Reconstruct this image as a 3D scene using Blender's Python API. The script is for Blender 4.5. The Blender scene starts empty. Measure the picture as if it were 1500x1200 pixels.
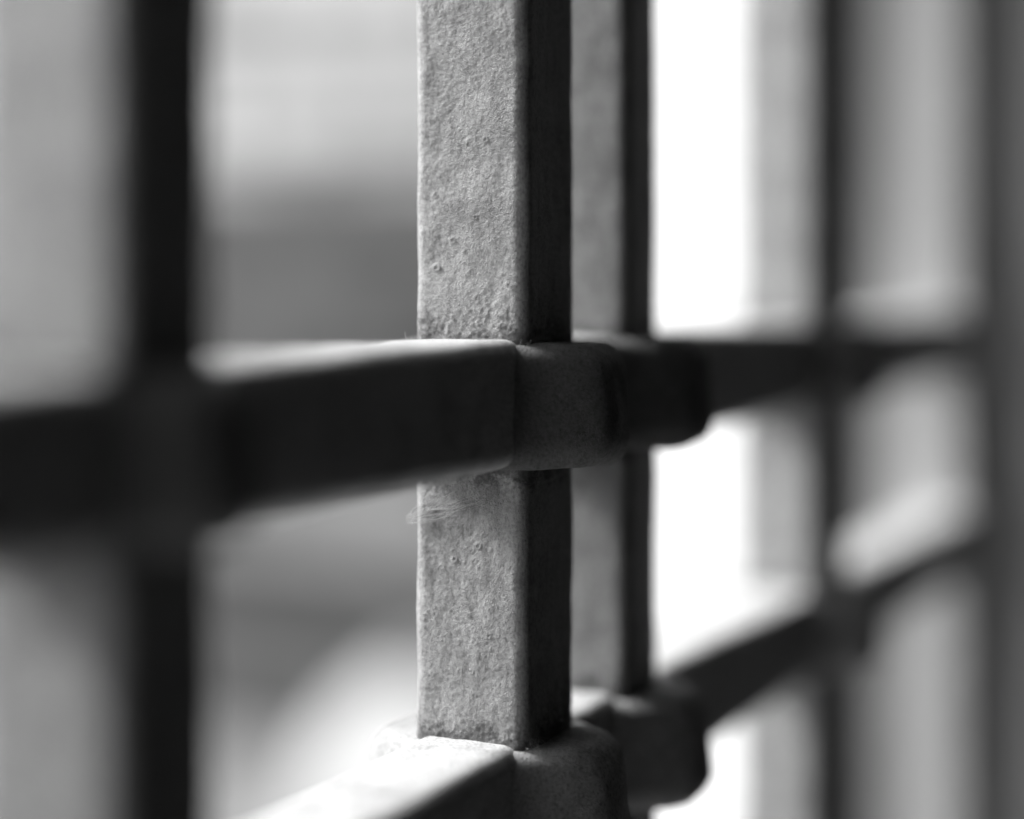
import bpy, bmesh, math, random
from mathutils import Vector, noise
random.seed(7)
sc = bpy.context.scene
COL = sc.collection
MM = 0.001

# ------------------------------------------------------------------ layout
TH = math.radians(25.07)                 # the grille runs off to the right at this angle
ZC = 1.25                                # eye height above the ground
P0 = Vector((0.00240, 0.330, ZC))        # near inner corner of the middle bar
G = Vector((math.sin(TH), math.cos(TH), 0))
N = Vector((math.cos(TH), -math.sin(TH), 0))     # towards the room
YAW = math.pi / 2 - TH                   # local x = G, local y = away from the room
W = 22.2                                 # bar size, mm
SUN = (-0.14 * G - 0.78 * N + Vector((0, 0, 0.66))).normalized()

# ------------------------------------------------------------------ helpers
def tag(o, label=None, cat=None, group=None, kind=None):
    if label: o['label'] = label
    if cat: o['category'] = cat
    if group: o['group'] = group
    if kind: o['kind'] = kind
    return o

def empty(name, loc, rz=0.0):
    o = bpy.data.objects.new(name, None)
    o.empty_display_size = 0.05
    o.location = loc
    o.rotation_euler = (0, 0, rz)
    COL.objects.link(o)
    return o

def obj(name, verts, faces, mat, parent=None, loc=(0, 0, 0), smooth=True):
    me = bpy.data.meshes.new(name)
    me.from_pydata(verts, [], faces)
    me.update()
    bm = bmesh.new(); bm.from_mesh(me)
    bmesh.ops.recalc_face_normals(bm, faces=bm.faces)
    bm.to_mesh(me); bm.free()
    if smooth:
        me.polygons.foreach_set('use_smooth', [True] * len(me.polygons))
    me.materials.append(mat)
    o = bpy.data.objects.new(name, me)
    COL.objects.link(o)
    o.location = loc
    if parent: o.parent = parent
    return o

def boxes(name, lst, mat, parent=None, loc=(0, 0, 0), bevel=0.0):
    bm = bmesh.new()
    for (x0, x1, y0, y1, z0, z1) in lst:
        vs = [bm.verts.new((x, y, z)) for x in (x0, x1) for y in (y0, y1) for z in (z0, z1)]
        for f in ((0, 1, 3, 2), (4, 6, 7, 5), (0, 4, 5, 1), (2, 3, 7, 6), (0, 2, 6, 4), (1, 5, 7, 3)):
            bm.faces.new([vs[i] for i in f])
    bmesh.ops.recalc_face_normals(bm, faces=bm.faces)
    if bevel:
        bmesh.ops.bevel(bm, geom=bm.edges[:], offset=bevel, segments=2, affect='EDGES', profile=0.6)
    me = bpy.data.meshes.new(name)
    bm.to_mesh(me); bm.free()
    me.materials.append(mat)
    o = bpy.data.objects.new(name, me)
    COL.objects.link(o)
    o.location = loc
    if parent: o.parent = parent
    return o

# ------------------------------------------------------------------ materials
def nodes(name):
    m = bpy.data.materials.new(name); m.use_nodes = True
    nt = m.node_tree
    return m, nt, nt.nodes['Principled BSDF']

def tex(nt, kind, scale, detail=4.0, rough=0.55, vec=None, **kw):
    t = nt.nodes.new(kind)
    t.inputs['Scale'].default_value = scale
    if 'Detail' in t.inputs: t.inputs['Detail'].default_value = detail
    if 'Roughness' in t.inputs: t.inputs['Roughness'].default_value = rough
    for k, v in kw.items(): setattr(t, k, v)
    if vec is not None: nt.links.new(vec, t.inputs['Vector'])
    return t

def ramp(nt, fac, stops):
    r = nt.nodes.new('ShaderNodeValToRGB')
    el = r.color_ramp.elements
    while len(el) < len(stops): el.new(0.5)
    for e, (p, v) in zip(el, stops):
        e.position = p; e.color = (v, v, v, 1)
    nt.links.new(fac, r.inputs['Fac'])
    return r.outputs['Color']

def math_node(nt, op, a, b):
    m = nt.nodes.new('ShaderNodeMath'); m.operation = op
    for i, v in enumerate((a, b)):
        if isinstance(v, (int, float)): m.inputs[i].default_value = v
        else: nt.links.new(v, m.inputs[i])
    return m.outputs[0]

def iron_material(name, base, grain=1.0, gloss=0.42, joints=(), streak=0.0):
    """old thickly painted iron: fine orange peel grain, runs, small pits and grime"""
    m, nt, p = nodes(name)
    co = nt.nodes.new('ShaderNodeTexCoord').outputs['Object']
    fine = tex(nt, 'ShaderNodeTexNoise', 2600, 6, 0.75, co).outputs['Fac']
    med = tex(nt, 'ShaderNodeTexNoise', 500, 5, 0.7, co).outputs['Fac']
    mp = nt.nodes.new('ShaderNodeMapping'); mp.inputs['Scale'].default_value = (1, 1, 0.22)
    nt.links.new(co, mp.inputs['Vector'])
    runs = tex(nt, 'ShaderNodeTexNoise', 700, 3, 0.6, mp.outputs[0]).outputs['Fac']
    vor = tex(nt, 'ShaderNodeTexVoronoi', 900, 0, 0.5, co)
    pit = ramp(nt, vor.outputs['Distance'], [(0.0, 0.0), (0.28, 1.0)])
    sel = ramp(nt, tex(nt, 'ShaderNodeTexNoise', 150, 2, 0.5, co).outputs['Fac'], [(0.60, 0.0), (0.70, 1.0)])
    pitm = math_node(nt, 'MULTIPLY', math_node(nt, 'SUBTRACT', 1.0, pit), sel)
    h = math_node(nt, 'ADD', math_node(nt, 'MULTIPLY', fine, 0.42), math_node(nt, 'MULTIPLY', med, 0.15))
    h = math_node(nt, 'ADD', h, math_node(nt, 'MULTIPLY', runs, 0.14 * streak))
    h = math_node(nt, 'SUBTRACT', h, math_node(nt, 'MULTIPLY', pitm, 0.12))
    patch = ramp(nt, tex(nt, 'ShaderNodeTexNoise', 75, 3, 0.55, co).outputs['Fac'], [(0.36, 0.45), (0.64, 1.35)])
    h = math_node(nt, 'MULTIPLY', h, patch)
    b = nt.nodes.new('ShaderNodeBump')
    b.inputs['Strength'].default_value = 1.0
    b.inputs['Distance'].default_value = 0.00095 * grain
    nt.links.new(h, b.inputs['Height'])
    nt.links.new(b.outputs[0], p.inputs['Normal'])
    # dirt: blotches of the paint itself
    blot = tex(nt, 'ShaderNodeTexNoise', 95, 5, 0.65, co).outputs['Fac']
    speck = tex(nt, 'ShaderNodeTexNoise', 1500, 3, 0.6, co).outputs['Fac']
    c = ramp(nt, blot, [(0.30, base * 0.66), (0.50, base), (0.75, base * 1.10)])
    s = ramp(nt, speck, [(0.30, 0.62), (0.48, 1.0), (0.68, 1.22)])
    mix = nt.nodes.new('ShaderNodeMix'); mix.data_type = 'RGBA'; mix.blend_type = 'MULTIPLY'
    mix.inputs['Factor'].default_value = 1.0
    nt.links.new(c, mix.inputs[6]); nt.links.new(s, mix.inputs[7])
    ms = nt.nodes.new('ShaderNodeMix'); ms.data_type = 'RGBA'; ms.blend_type = 'MULTIPLY'
    ms.inputs['Factor'].default_value = 1.0
    nt.links.new(mix.outputs[2], ms.inputs[6])
    nt.links.new(ramp(nt, runs, [(0.33, 1 - 0.22 * streak), (0.47, 1.0), (0.66, 1 + 0.06 * streak)]), ms.inputs[7])
    out = ms.outputs[2]
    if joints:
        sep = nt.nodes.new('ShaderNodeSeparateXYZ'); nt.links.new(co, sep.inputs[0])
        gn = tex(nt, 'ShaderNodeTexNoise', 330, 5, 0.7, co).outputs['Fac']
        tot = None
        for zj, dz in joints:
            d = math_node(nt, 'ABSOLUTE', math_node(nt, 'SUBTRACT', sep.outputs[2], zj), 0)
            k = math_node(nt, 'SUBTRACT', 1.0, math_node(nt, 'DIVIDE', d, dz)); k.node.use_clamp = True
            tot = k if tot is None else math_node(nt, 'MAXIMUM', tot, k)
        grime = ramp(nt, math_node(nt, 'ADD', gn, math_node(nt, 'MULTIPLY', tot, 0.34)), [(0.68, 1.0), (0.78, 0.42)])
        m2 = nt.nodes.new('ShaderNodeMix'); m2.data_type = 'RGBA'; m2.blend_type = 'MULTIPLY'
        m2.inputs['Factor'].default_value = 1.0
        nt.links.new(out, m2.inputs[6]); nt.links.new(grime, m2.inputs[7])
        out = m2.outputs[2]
    nt.links.new(out, p.inputs['Base Color'])
    p.inputs['Roughness'].default_value = gloss
    p.inputs['Specular IOR Level'].default_value = 0.5
    return m

def rough_material(name, lo, hi, scale=6, bump=0.01, rough=0.9, bscale=40):
    m, nt, p = nodes(name)
    co = nt.nodes.new('ShaderNodeTexCoord').outputs['Object']
    n = tex(nt, 'ShaderNodeTexNoise', scale, 6, 0.6, co).outputs['Fac']
    nt.links.new(ramp(nt, n, [(0.32, lo), (0.68, hi)]), p.inputs['Base Color'])
    b = nt.nodes.new('ShaderNodeBump'); b.inputs['Distance'].default_value = bump
    b.inputs['Strength'].default_value = 0.6
    nt.links.new(tex(nt, 'ShaderNodeTexNoise', bscale, 5, 0.6, co).outputs['Fac'], b.inputs['Height'])
    nt.links.new(b.outputs[0], p.inputs['Normal'])
    p.inputs['Roughness'].default_value = rough
    return m

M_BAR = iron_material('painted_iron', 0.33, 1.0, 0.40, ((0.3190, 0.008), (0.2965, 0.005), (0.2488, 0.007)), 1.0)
M_RAIL = iron_material('painted_iron_crossbar', 0.64, 1.1, 0.6)
M_COLLAR_SHADED = iron_material('shaded_iron_eye', 0.21, 1.6, 0.62)  # upper eyes: shade on their flanks put into a darker base colour
M_COLLAR_LIT = iron_material('sunlit_iron_eye', 0.50, 1.6, 0.62)  # lower eyes: same iron, sunlight put into a paler base colour
M_WALL = rough_material('plastered_reveal', 0.52, 0.60, 9, 0.002, 0.9, 120)
M_FRAME = rough_material('dark_frame_paint', 0.05, 0.07, 14, 0.0008, 0.6, 200)
M_SASH = rough_material('grey_frame_paint', 0.52, 0.58, 14, 0.0008, 0.6, 200)
M_ROOM = rough_material('unseen_interior', 0.065, 0.09, 3, 0.004)
M_WHITE = rough_material('white_render', 0.50, 0.58, 4, 0.003, 0.9, 60)
M_PLINTH = rough_material('dark_band', 0.12, 0.18, 3, 0.01)
M_BASE = rough_material('concrete_base', 0.22, 0.32, 2.5, 0.01)
M_GROUND = rough_material('paving', 0.16, 0.24, 1.5, 0.01)
M_GLOBE = rough_material('white_glaze', 0.42, 0.48, 5, 0.002, 1.0)
M_WEB = rough_material('dusty_thread', 0.6, 0.75, 400, 0.0)

def course_material(name, c1, c2, c3, row, width):
    m, nt, p = nodes(name)
    co = nt.nodes.new('ShaderNodeTexCoord').outputs['Object']
    mp = nt.nodes.new('ShaderNodeMapping'); mp.inputs['Rotation'].default_value = (math.pi / 2, 0, 0)
    nt.links.new(co, mp.inputs['Vector'])
    br = nt.nodes.new('ShaderNodeTexBrick')
    nt.links.new(mp.outputs[0], br.inputs['Vector'])
    br.inputs['Color1'].default_value = (c1, c1, c1, 1)
    br.inputs['Color2'].default_value = (c2, c2, c2, 1)
    br.inputs['Mortar'].default_value = (c3, c3, c3, 1)
    br.inputs['Scale'].default_value = 1.0
    br.inputs['Brick Width'].default_value = width
    br.inputs['Row Height'].default_value = row
    br.inputs['Mortar Size'].default_value = 0.02
    st = nt.nodes.new('ShaderNodeMapping'); st.inputs['Scale'].default_value = (0.9, 0.9, 5.0)
    nt.links.new(co, st.inputs['Vector'])
    sn = ramp(nt, tex(nt, 'ShaderNodeTexNoise', 1.3, 4, 0.6, st.outputs[0]).outputs['Fac'], [(0.36, 0.45), (0.62, 1.25)])
    mx = nt.nodes.new('ShaderNodeMix'); mx.data_type = 'RGBA'; mx.blend_type = 'MULTIPLY'
    mx.inputs['Factor'].default_value = 1.0
    nt.links.new(br.outputs['Color'], mx.inputs[6]); nt.links.new(sn, mx.inputs[7])
    nt.links.new(mx.outputs[2], p.inputs['Base Color'])
    p.inputs['Roughness'].default_value = 0.9
    return m
M_COURSE = course_material('pale_coursed_wall', 0.66, 0.54, 0.22, 0.20, 0.5)
M_DARKCOURSE = course_material('dark_coursed_band', 0.16, 0.10, 0.04, 0.17, 0.4)
M_LEDGE = course_material('grey_ledge', 0.40, 0.30, 0.2, 0.2, 0.6)
M_LOW = course_material('grey_low_wall', 0.15, 0.11, 0.05, 0.25, 0.5)

# ------------------------------------------------------------------ bars and rails
def ladder(a, b, fa, fb, fine, coarse):
    """positions from a to b, fine steps inside [fa, fb]"""
    out, x = [], a
    while x < b - 1e-6:
        out.append(x)
        x += fine if fa <= x < fb else coarse
        if out[-1] < fa < x: x = fa
    out.append(b)
    return out

def outline(w, h, r, step, face_step=None, arc=7):
    """rounded rectangle, centred; returns (x, y, nx, ny). First side is x = -w/2 (local -x)"""
    pts = []
    cx, cy = w / 2 - r, h / 2 - r
    def side(x0, y0, x1, y1, nx, ny, st):
        n = max(2, int(math.hypot(x1 - x0, y1 - y0) / st))
        for i in range(1, n):
            t = i / n
            pts.append((x0 + (x1 - x0) * t, y0 + (y1 - y0) * t, nx, ny))
    def corner(ox, oy, a0):
        for i in range(arc + 1):
            a = a0 + math.pi / 2 * i / arc
            pts.append((ox + r * math.cos(a), oy + r * math.sin(a), math.cos(a), math.sin(a)))
    corner(cx, cy, 0)
    side(cx, h / 2, -cx, h / 2, 0, 1, step)
    corner(-cx, cy, math.pi / 2)
    side(-w / 2, cy, -w / 2, -cy, -1, 0, face_step or step)
    corner(-cx, -cy, math.pi)
    side(-cx, -h / 2, cx, -h / 2, 0, -1, step)
    corner(cx, -cy, -math.pi / 2)
    side(w / 2, -cy, w / 2, cy, 1, 0, step)
    return pts

def strip(rings):
    n = len(rings[0]); verts = [v for r in rings for v in r]; faces = []
    for i in range(len(rings) - 1):
        a, b = i * n, (i + 1) * n
        for j in range(n):
            k = (j + 1) % n
            faces.append((a + j, a + k, b + k, b + j))
    faces.append(tuple(range(n - 1, -1, -1)))
    faces.append(tuple(range((len(rings) - 1) * n, len(rings) * n)))
    return verts, faces

BASE = -330.0         # bars start here, mm from eye level
TOP = 560.0

def forged(x, y, z, seed):
    p = Vector((x, y, z)) * 0.06 + Vector((seed * 7.1, 3.3, seed))
    q = Vector((x, y, z * 0.5)) * 0.33 + Vector((1.7, seed * 5.3, seed))
    return 0.28 * noise.noise(p) + 0.13 * noise.noise(q)

def make_bar(seed, detail, blisters=(), rot=0.0, w=W, r=2.5):
    prof = outline(w, w, r, 0.5 if detail else 1.6, 0.22 if detail else 1.6)
    zs = ladder(BASE, TOP, -100, 56, 0.22 if detail else 1.6, 6.0)
    rings = []
    for z in zs:
        row = []
        near = abs(z) < 125
        bl = [b for b in blisters if abs(b[1] - z) < 1.5]
        for (x, y, nx, ny) in prof:
            d = forged(x, y, z, seed)
            if near and detail:
                q = Vector((x, y, z))
                jt = max(0, 1 - abs(z + 9) / 5) + max(0, 1 - abs(z + 35) / 4) + max(0, 1 - abs(z + 80) / 4)
                d += (0.05 + 0.09 * jt) * noise.noise(q * 1.1) + (0.04 + 0.07 * jt) * noise.noise(q * 2.3)
                if nx < -0.3:
                    for (by, bz, br, bh) in bl:
                        e = math.hypot(y - by, z - bz) / br
                        if e < 1.6:
                            d += 0.75 * bh * (math.exp(-((e - 0.75) / 0.3) ** 2) - 0.45 * math.exp(-(e / 0.4) ** 2))
            row.append(((x + nx * d) * MM, (y + ny * d) * MM, (z - BASE) * MM))
        rings.append(row)
    return strip(rings)

def make_rail(seed, s0, s1, f0, f1, t, h, r):
    prof = outline(t, h, r, 1.0)                 # x -> thickness (local y), y -> height
    rings = []
    for s in ladder(s0, s1, f0, f1, 1.0, 5.0):
        row = []
        sag = 0.5 * noise.noise(Vector((s * 0.012, seed * 3.1, 0.4)))
        for (x, y, nx, ny) in prof:
            d = 0.34 * noise.noise(Vector((s * 0.035, x * 0.06 + seed, y * 0.06)))
            d += 0.13 * noise.noise(Vector((s * 0.16, x * 0.2, y * 0.2 + seed)))
            d += 0.05 * noise.noise(Vector((s * 0.6, x * 0.6, y * 0.6 + seed)))
            row.append((s * MM, (x + nx * d) * MM, (y + ny * d + sag) * MM))
        rings.append(row)
    return strip(rings)

def make_collar(seed, half, out, t, h, r):
    """the swollen eye a bar is driven through: the rail's own section widening round the bar"""
    rings, n = [], 96
    for i in range(n + 1):
        s = -half + 2 * half * i / n
        x = min(1.0, (half - abs(s)) / (half * 0.78))
        f = x * x * (3 - 2 * x)
        f = f * (0.86 + 0.14 * math.cos(s / half * math.pi / 2))
        tw = t - 0.8 + 2 * (out + 0.4) * f
        hh = h - 0.7 + 0.2 * f
        row = []
        for (px, py, nx, ny) in SECTION:
            # SECTION is a unit section; corners keep their radius as the eye widens
            X = (abs(px) - 0.5) * 20 + tw / 2
            Y = (abs(py) - 0.5) * 20 + hh / 2
            X = math.copysign(max(0, X), px) if abs(px) > 0.3 else px / 0.3 * (tw / 2 - 4)
            Y = math.copysign(max(0, Y), py) if abs(py) > 0.3 else py / 0.3 * (hh / 2 - 4)
            v = Vector((s, X, Y))
            d = 0.55 * noise.noise(v * 0.11 + Vector((seed, 0, 0))) + 0.24 * noise.noise(v * 0.3 + Vector((0, seed, 0))) \
                + 0.09 * noise.noise(v * 0.8) + 0.05 * noise.noise(v * 1.9)
            d *= max(0.15, f)
            tap = 1 - 0.035 * f * Y / (hh / 2)          # beaten a little narrower at the top
            row.append((s * MM, (X * tap + nx * d) * MM, (Y + ny * d) * MM))
        rings.append(row)
    return strip(rings)
SECTION = [(x / 20, y / 20, nx, ny) for (x, y, nx, ny) in outline(20, 20, 5.4, 0.5, None, 11)]

grille = empty('window_grille', P0 + Vector((0, 0, BASE * MM)), YAW)
tag(grille, 'old wrought iron window grille of square painted bars driven through swollen eyes in two crossbars', 'window grille')

# s of each bar's near face (mm from the middle bar), turn, eye
BARS = [(-116.3, 2.5, 1), (0.0, 0.0, 2), (44.8, 5.5, 3), (185.0, -9.0, 4)]
def px_blister(x, y, r, h):
    yy = W / 2 - (x - 608) / 157.0 * W       # local y: +W/2 is the outer (left) edge
    return (yy, -(y - 410) * 0.1179 * 1.012, r, h)
bl = [px_blister(*b) for b in [(710, 205, .55, .2), (682, 208, .4, .15), (672, 210, .35, .14), (665, 352, .6, .16), (642, 392, .7, .2),
      (697, 318, .5, .14), (660, 60, .4, .12), (640, 285, .5, .13), (700, 800, .6, .16), (667, 822, .6, .2), (690, 808, .4, .14),
      (640, 905, .5, .12), (715, 930, .55, .15), (690, 985, .5, .13), (735, 870, .5, .14)]]
for i in range(42):
    bl.append(px_blister(random.gauss(718, 20), random.gauss(448, 26), random.uniform(.2, .5), random.uniform(.04, .16)))
for i in range(22):
    bl.append(px_blister(random.gauss(742, 12), random.gauss(712, 10), random.uniform(.2, .45), random.uniform(.04, .14)))
for i in range(60):
    bl.append(px_blister(random.uniform(615, 758), random.uniform(0, 1080), random.uniform(.25, .5), random.uniform(.05, .12)))

H_UP = (-10.8 - 32.8) / 2          # crossbar centres, mm from the eye
H_LO = H_UP - 70.3
RT, RH, RR = W - 1.4, 22.4, 3.6
for (s, turn, seed) in BARS:
    v, f = make_bar(seed, seed == 2, bl if seed == 2 else (), w=W)
    b = obj('vertical_bar', v, f, M_BAR, grille, ((s + W / 2) * MM, W / 2 * MM, 0))
    b.rotation_euler.z = math.radians(turn)
for (zc, seed) in ((H_UP, 11), (H_LO, 23)):
    v, f = make_rail(seed, -760, 402, -200, 60, RT, RH, RR)
    r = obj('crossbar', v, f, M_RAIL, grille, (0, W / 2 * MM, (zc - BASE) * MM))
    for (s, turn, sd) in BARS:
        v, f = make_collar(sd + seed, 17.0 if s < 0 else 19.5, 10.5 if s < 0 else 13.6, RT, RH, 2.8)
        obj('collar', v, f, M_COLLAR_SHADED if zc == H_UP else M_COLLAR_LIT, r, ((s + W / 2 + 1.9) * MM, 0.8 * MM, -0.3 * MM))

# ------------------------------------------------------------------ threads of old cobweb at the joint
def tube(pts, r):
    rings = []
    for i, p in enumerate(pts):
        d = (pts[min(i + 1, len(pts) - 1)] - pts[max(i - 1, 0)]).normalized()
        u = d.cross(Vector((0.3, 0.2, 0.9))).normalized(); w = d.cross(u)
        rr = r * (1 - 0.5 * i / len(pts))
        rings.append([tuple(p + (u * math.cos(a) + w * math.sin(a)) * rr) for a in (0, 2.09, 4.19)])
    return rings

def strands(specs):
    verts, faces = [], []
    for (a, b, r, sag) in specs:
        pts, n = [], 14
        long = (b - a).length / MM
        w1, w2 = [Vector((random.uniform(-1, 1), random.uniform(-1, 1), random.uniform(-1, 1))) * min(0.09 * long, 0.8) * MM for _ in (0, 1)]
        for i in range(n + 1):
            t = i / n
            pts.append(a.lerp(b, t) + w1 * math.sin(math.pi * t) + w2 * math.sin(2.0 * math.pi * t)
                       + Vector((random.uniform(-.03, .03), random.uniform(-.03, .03), -sag * 4 * t * (1 - t) + random.uniform(-.03, .03))) * MM)
        v, f = strip(tube(pts, r * MM))
        o = len(verts); verts += v; faces += [tuple(o + k for k in q) for q in f]
    return verts, faces

def cobweb(specs, s, m, z, label):
    at = Vector((s * MM, m * MM, z * MM))
    v, f = strands([(a - at, b - at, r, k) for (a, b, r, k) in specs])
    o = obj('cobweb', v, f, M_WEB, None)
    o.location = P0 + G * at.x - N * at.y + Vector((0, 0, at.z))
    o.rotation_euler.z = YAW
    tag(o, label, 'cobweb', 'cobwebs on the middle bar')
def L(s, m, z):      # mm in the grille's own axes, z from the eye
    return Vector((s * MM, m * MM, z * MM))
U = random.uniform
sp_ = []
for i in range(34):
    j = U(-.9, .9)
    a = L(-.35, W + .5 + U(-.6, .6), -42.6 + j)
    sp_.append((a, L(-.4, W - 10 + U(-6, 5), -38.2 + j * 1.3 + U(-.5, .5)), U(.014, .03), U(-.3, .5)))
cobweb(sp_, -.4, W, -42.6, 'pale cobweb wisp slanting across the middle bar just below the upper crossbar')
sp_ = [(L(-.6, W + .4, -11.4), L(-.9, W + 1.0, -9.2), .03, 0)]
for i in range(40):
    y = W + 1 - (W + 2) * i / 40 + U(-.3, .3)
    s0 = -U(.1, .9)
    sp_.append((L(s0, y, -11.6), L(s0 - U(-.4, .8), y + U(-1.2, 1.2), -11.0 + U(.1, .8)), U(.012, .026), 0))
cobweb(sp_, -.5, W / 2, -11.2, 'fuzzy cobweb fringe on top of the upper crossbar where the middle bar enters')
sp_ = []
for i in range(26):
    sp_.append((L(U(-1, 5), -U(.1, .6), -80.8 + U(-.3, 1.4)), L(U(0, 9), -U(.5, 3.0), -81.8), U(.012, .024), U(-.2, .4)))
cobweb(sp_, 2, -.4, -81.5, 'small cobweb tuft at the foot of the middle bar on the lower eye')

# ------------------------------------------------------------------ the house round the window
house = empty('house', P0 * 1 + Vector((0, 0, -ZC)), YAW)
tag(house, 'plastered window jamb and dark frame the crossbars run into, blurred at the right', 'house')
JW = 0.386          # jamb face along the grille
YO, YI = 0.0625, -0.06     # outer and inner wall faces, local y (outer positive)
S0, S1 = -0.95, JW
ZS, ZL = ZC - 0.62, ZC + 0.62
boxes('wall', [(S1, 4.0, 0.007, YO, 0, 3.2), (S1 + 0.045, 4.0, YI, 0.007, 0, 3.2), (-4.0, S0, YI, YO, 0, 3.2),
               (S0, S1, YI, YO, 0, ZS), (S0, S1, YI, YO, ZL, 3.2)], M_WALL, house)
boxes('window_frame', [(S1 + 0.030, S1 + 0.06, YI - 0.03, 0.006, ZS + 0.001, ZL - 0.001)], M_SASH, house, bevel=0.004)
boxes('outer_frame', [(S1 - 0.004, S1 + 0.02, 0.040, YO + 0.004, ZS + 0.001, ZL - 0.001)], M_FRAME, house, bevel=0.002)
boxes('unseen_room', [(-3.2, 3.0, -3.2, -3.1, 0.02, 2.7), (-3.3, -3.2, -3.2, YI - 0.001, 0.02, 2.7), (3.0, 3.1, -3.2, YI - 0.001, 0.02, 2.7),  # unseen shell round the camera, added to keep the inner bar faces dark
               (-3.3, 3.1, -3.2, YI - 0.001, 2.7, 2.8), (-3.2, 3.0, -3.1, YI - 0.001, -0.05, 0.02),
               (-3.2, S0, YI - 0.02, YI - 0.002, 0.02, 2.7), (S1 + 0.045, 3.0, YI - 0.02, YI - 0.002, 0.02, 2.7),
               (S0, S1 + 0.045, YI - 0.02, YI - 0.002, 0.02, ZS), (S0, S1 + 0.045, YI - 0.02, YI - 0.002, ZL, 2.7)], M_ROOM, house)

# ------------------------------------------------------------------ outside
g = boxes('ground', [(-400, 400, -400, 400, -0.3, 0)], M_GROUND)
tag(g, kind='structure')

ww = empty('side_wall', (0.10, 3.0, 0), math.atan2(-0.95, 0.30))
tag(ww, 'dazzling white sunlit wall standing beyond the bars right of centre', 'wall')
boxes('white_render', [(0, 1.44, 0, 0.25, 0, 3.4)], M_WHITE, ww, bevel=0.006)
boxes('coping', [(-0.03, 1.40, -0.03, 0.28, 3.4, 3.47)], M_BASE, ww, bevel=0.006)

aw = empty('outbuilding', (-0.35, 5.0, 0), math.atan2(-0.5, 0.87))
tag(aw, 'pale coursed wall with a darker lower band, seen blurred left of the middle bar', 'building')
boxes('upper_wall', [(-4.5, 0.75, 0, 0.3, ZC + 0.28, 3.6)], M_COURSE, aw)
boxes('dark_band', [(-4.5, 0.75, -0.02, 0.3, ZC - 0.50, ZC + 0.279)], M_DARKCOURSE, aw)
boxes('ledge', [(-4.5, 0.75, -0.06, 0.3, ZC - 0.72, ZC - 0.501)], M_LEDGE, aw)
boxes('lower_wall', [(-4.5, 0.75, -0.03, 0.3, 0, ZC - 0.721)], M_LOW, aw)

pl = empty('planter', (-0.125, 3.57, 0.0), 0)
tag(pl, 'white rounded planter glowing out of focus low behind the lower crossbar', 'planter')
def lathe(profile, n=48):
    return strip([[(r * math.cos(2 * math.pi * j / n), r * math.sin(2 * math.pi * j / n), z) for j in range(n)] for (r, z) in profile])
prof = [(0.10, 0.0), (0.13, 0.01)]
for i in range(1, 20):
    a = -1.15 + i * 0.13
    prof.append((0.262 * math.cos(a), 0.262 + 0.262 * math.sin(a)))
prof += [(0.11, 0.519), (0.09, 0.488)]
v, f = lathe(prof)
obj('pot', v, f, M_GLOBE, pl)
v, f = lathe([(0.10, 0.51), (0.06, 0.52), (0.01, 0.518)])
obj('soil', v, f, M_PLINTH, pl)

# ------------------------------------------------------------------ light
w = bpy.data.worlds.new('World'); sc.world = w; w.use_nodes = True
nt = w.node_tree
sky = nt.nodes.new('ShaderNodeTexSky'); sky.sky_type = 'NISHITA'; sky.sun_disc = False
sky.sun_elevation = math.asin(SUN.z)
sky.sun_rotation = math.pi / 2 - math.atan2(SUN.y, SUN.x)
bw = nt.nodes.new('ShaderNodeRGBToBW')
nt.links.new(sky.outputs[0], bw.inputs[0])
bg = nt.nodes['Background']
nt.links.new(bw.outputs[0], bg.inputs['Color'])
bg.inputs['Strength'].default_value = 0.06

sl = bpy.data.lights.new('Sun', 'SUN'); sl.energy = 1.5; sl.angle = math.radians(16)
so = bpy.data.objects.new('Sun', sl); COL.objects.link(so)
so.rotation_euler = SUN.to_track_quat('Z', 'Y').to_euler()
so.location = SUN * 10

# ------------------------------------------------------------------ camera
cam = bpy.data.cameras.new('Camera'); co = bpy.data.objects.new('Camera', cam); COL.objects.link(co)
co.location = (0, 0, ZC); co.rotation_euler = (math.pi / 2, 0, 0)
cam.sensor_width = 36; cam.sensor_fit = 'HORIZONTAL'
cam.lens = 2800 * 36 / 1500
cam.shift_y = -190 / 1500
cam.clip_start = 0.01; cam.clip_end = 2000
cam.dof.use_dof = True
cam.dof.focus_distance = 0.334
cam.dof.aperture_fstop = 2.7
cam.dof.aperture_blades = 0
sc.camera = co

sc.view_settings.view_transform = 'Standard'
sc.view_settings.look = 'None'
sc.view_settings.exposure = 2.3
sc.view_settings.gamma = 1.0
sc.render.engine = 'CYCLES'
sc.cycles.use_denoising = True

sc.cycles.use_adaptive_sampling = False
sc.cycles.max_bounces = 6
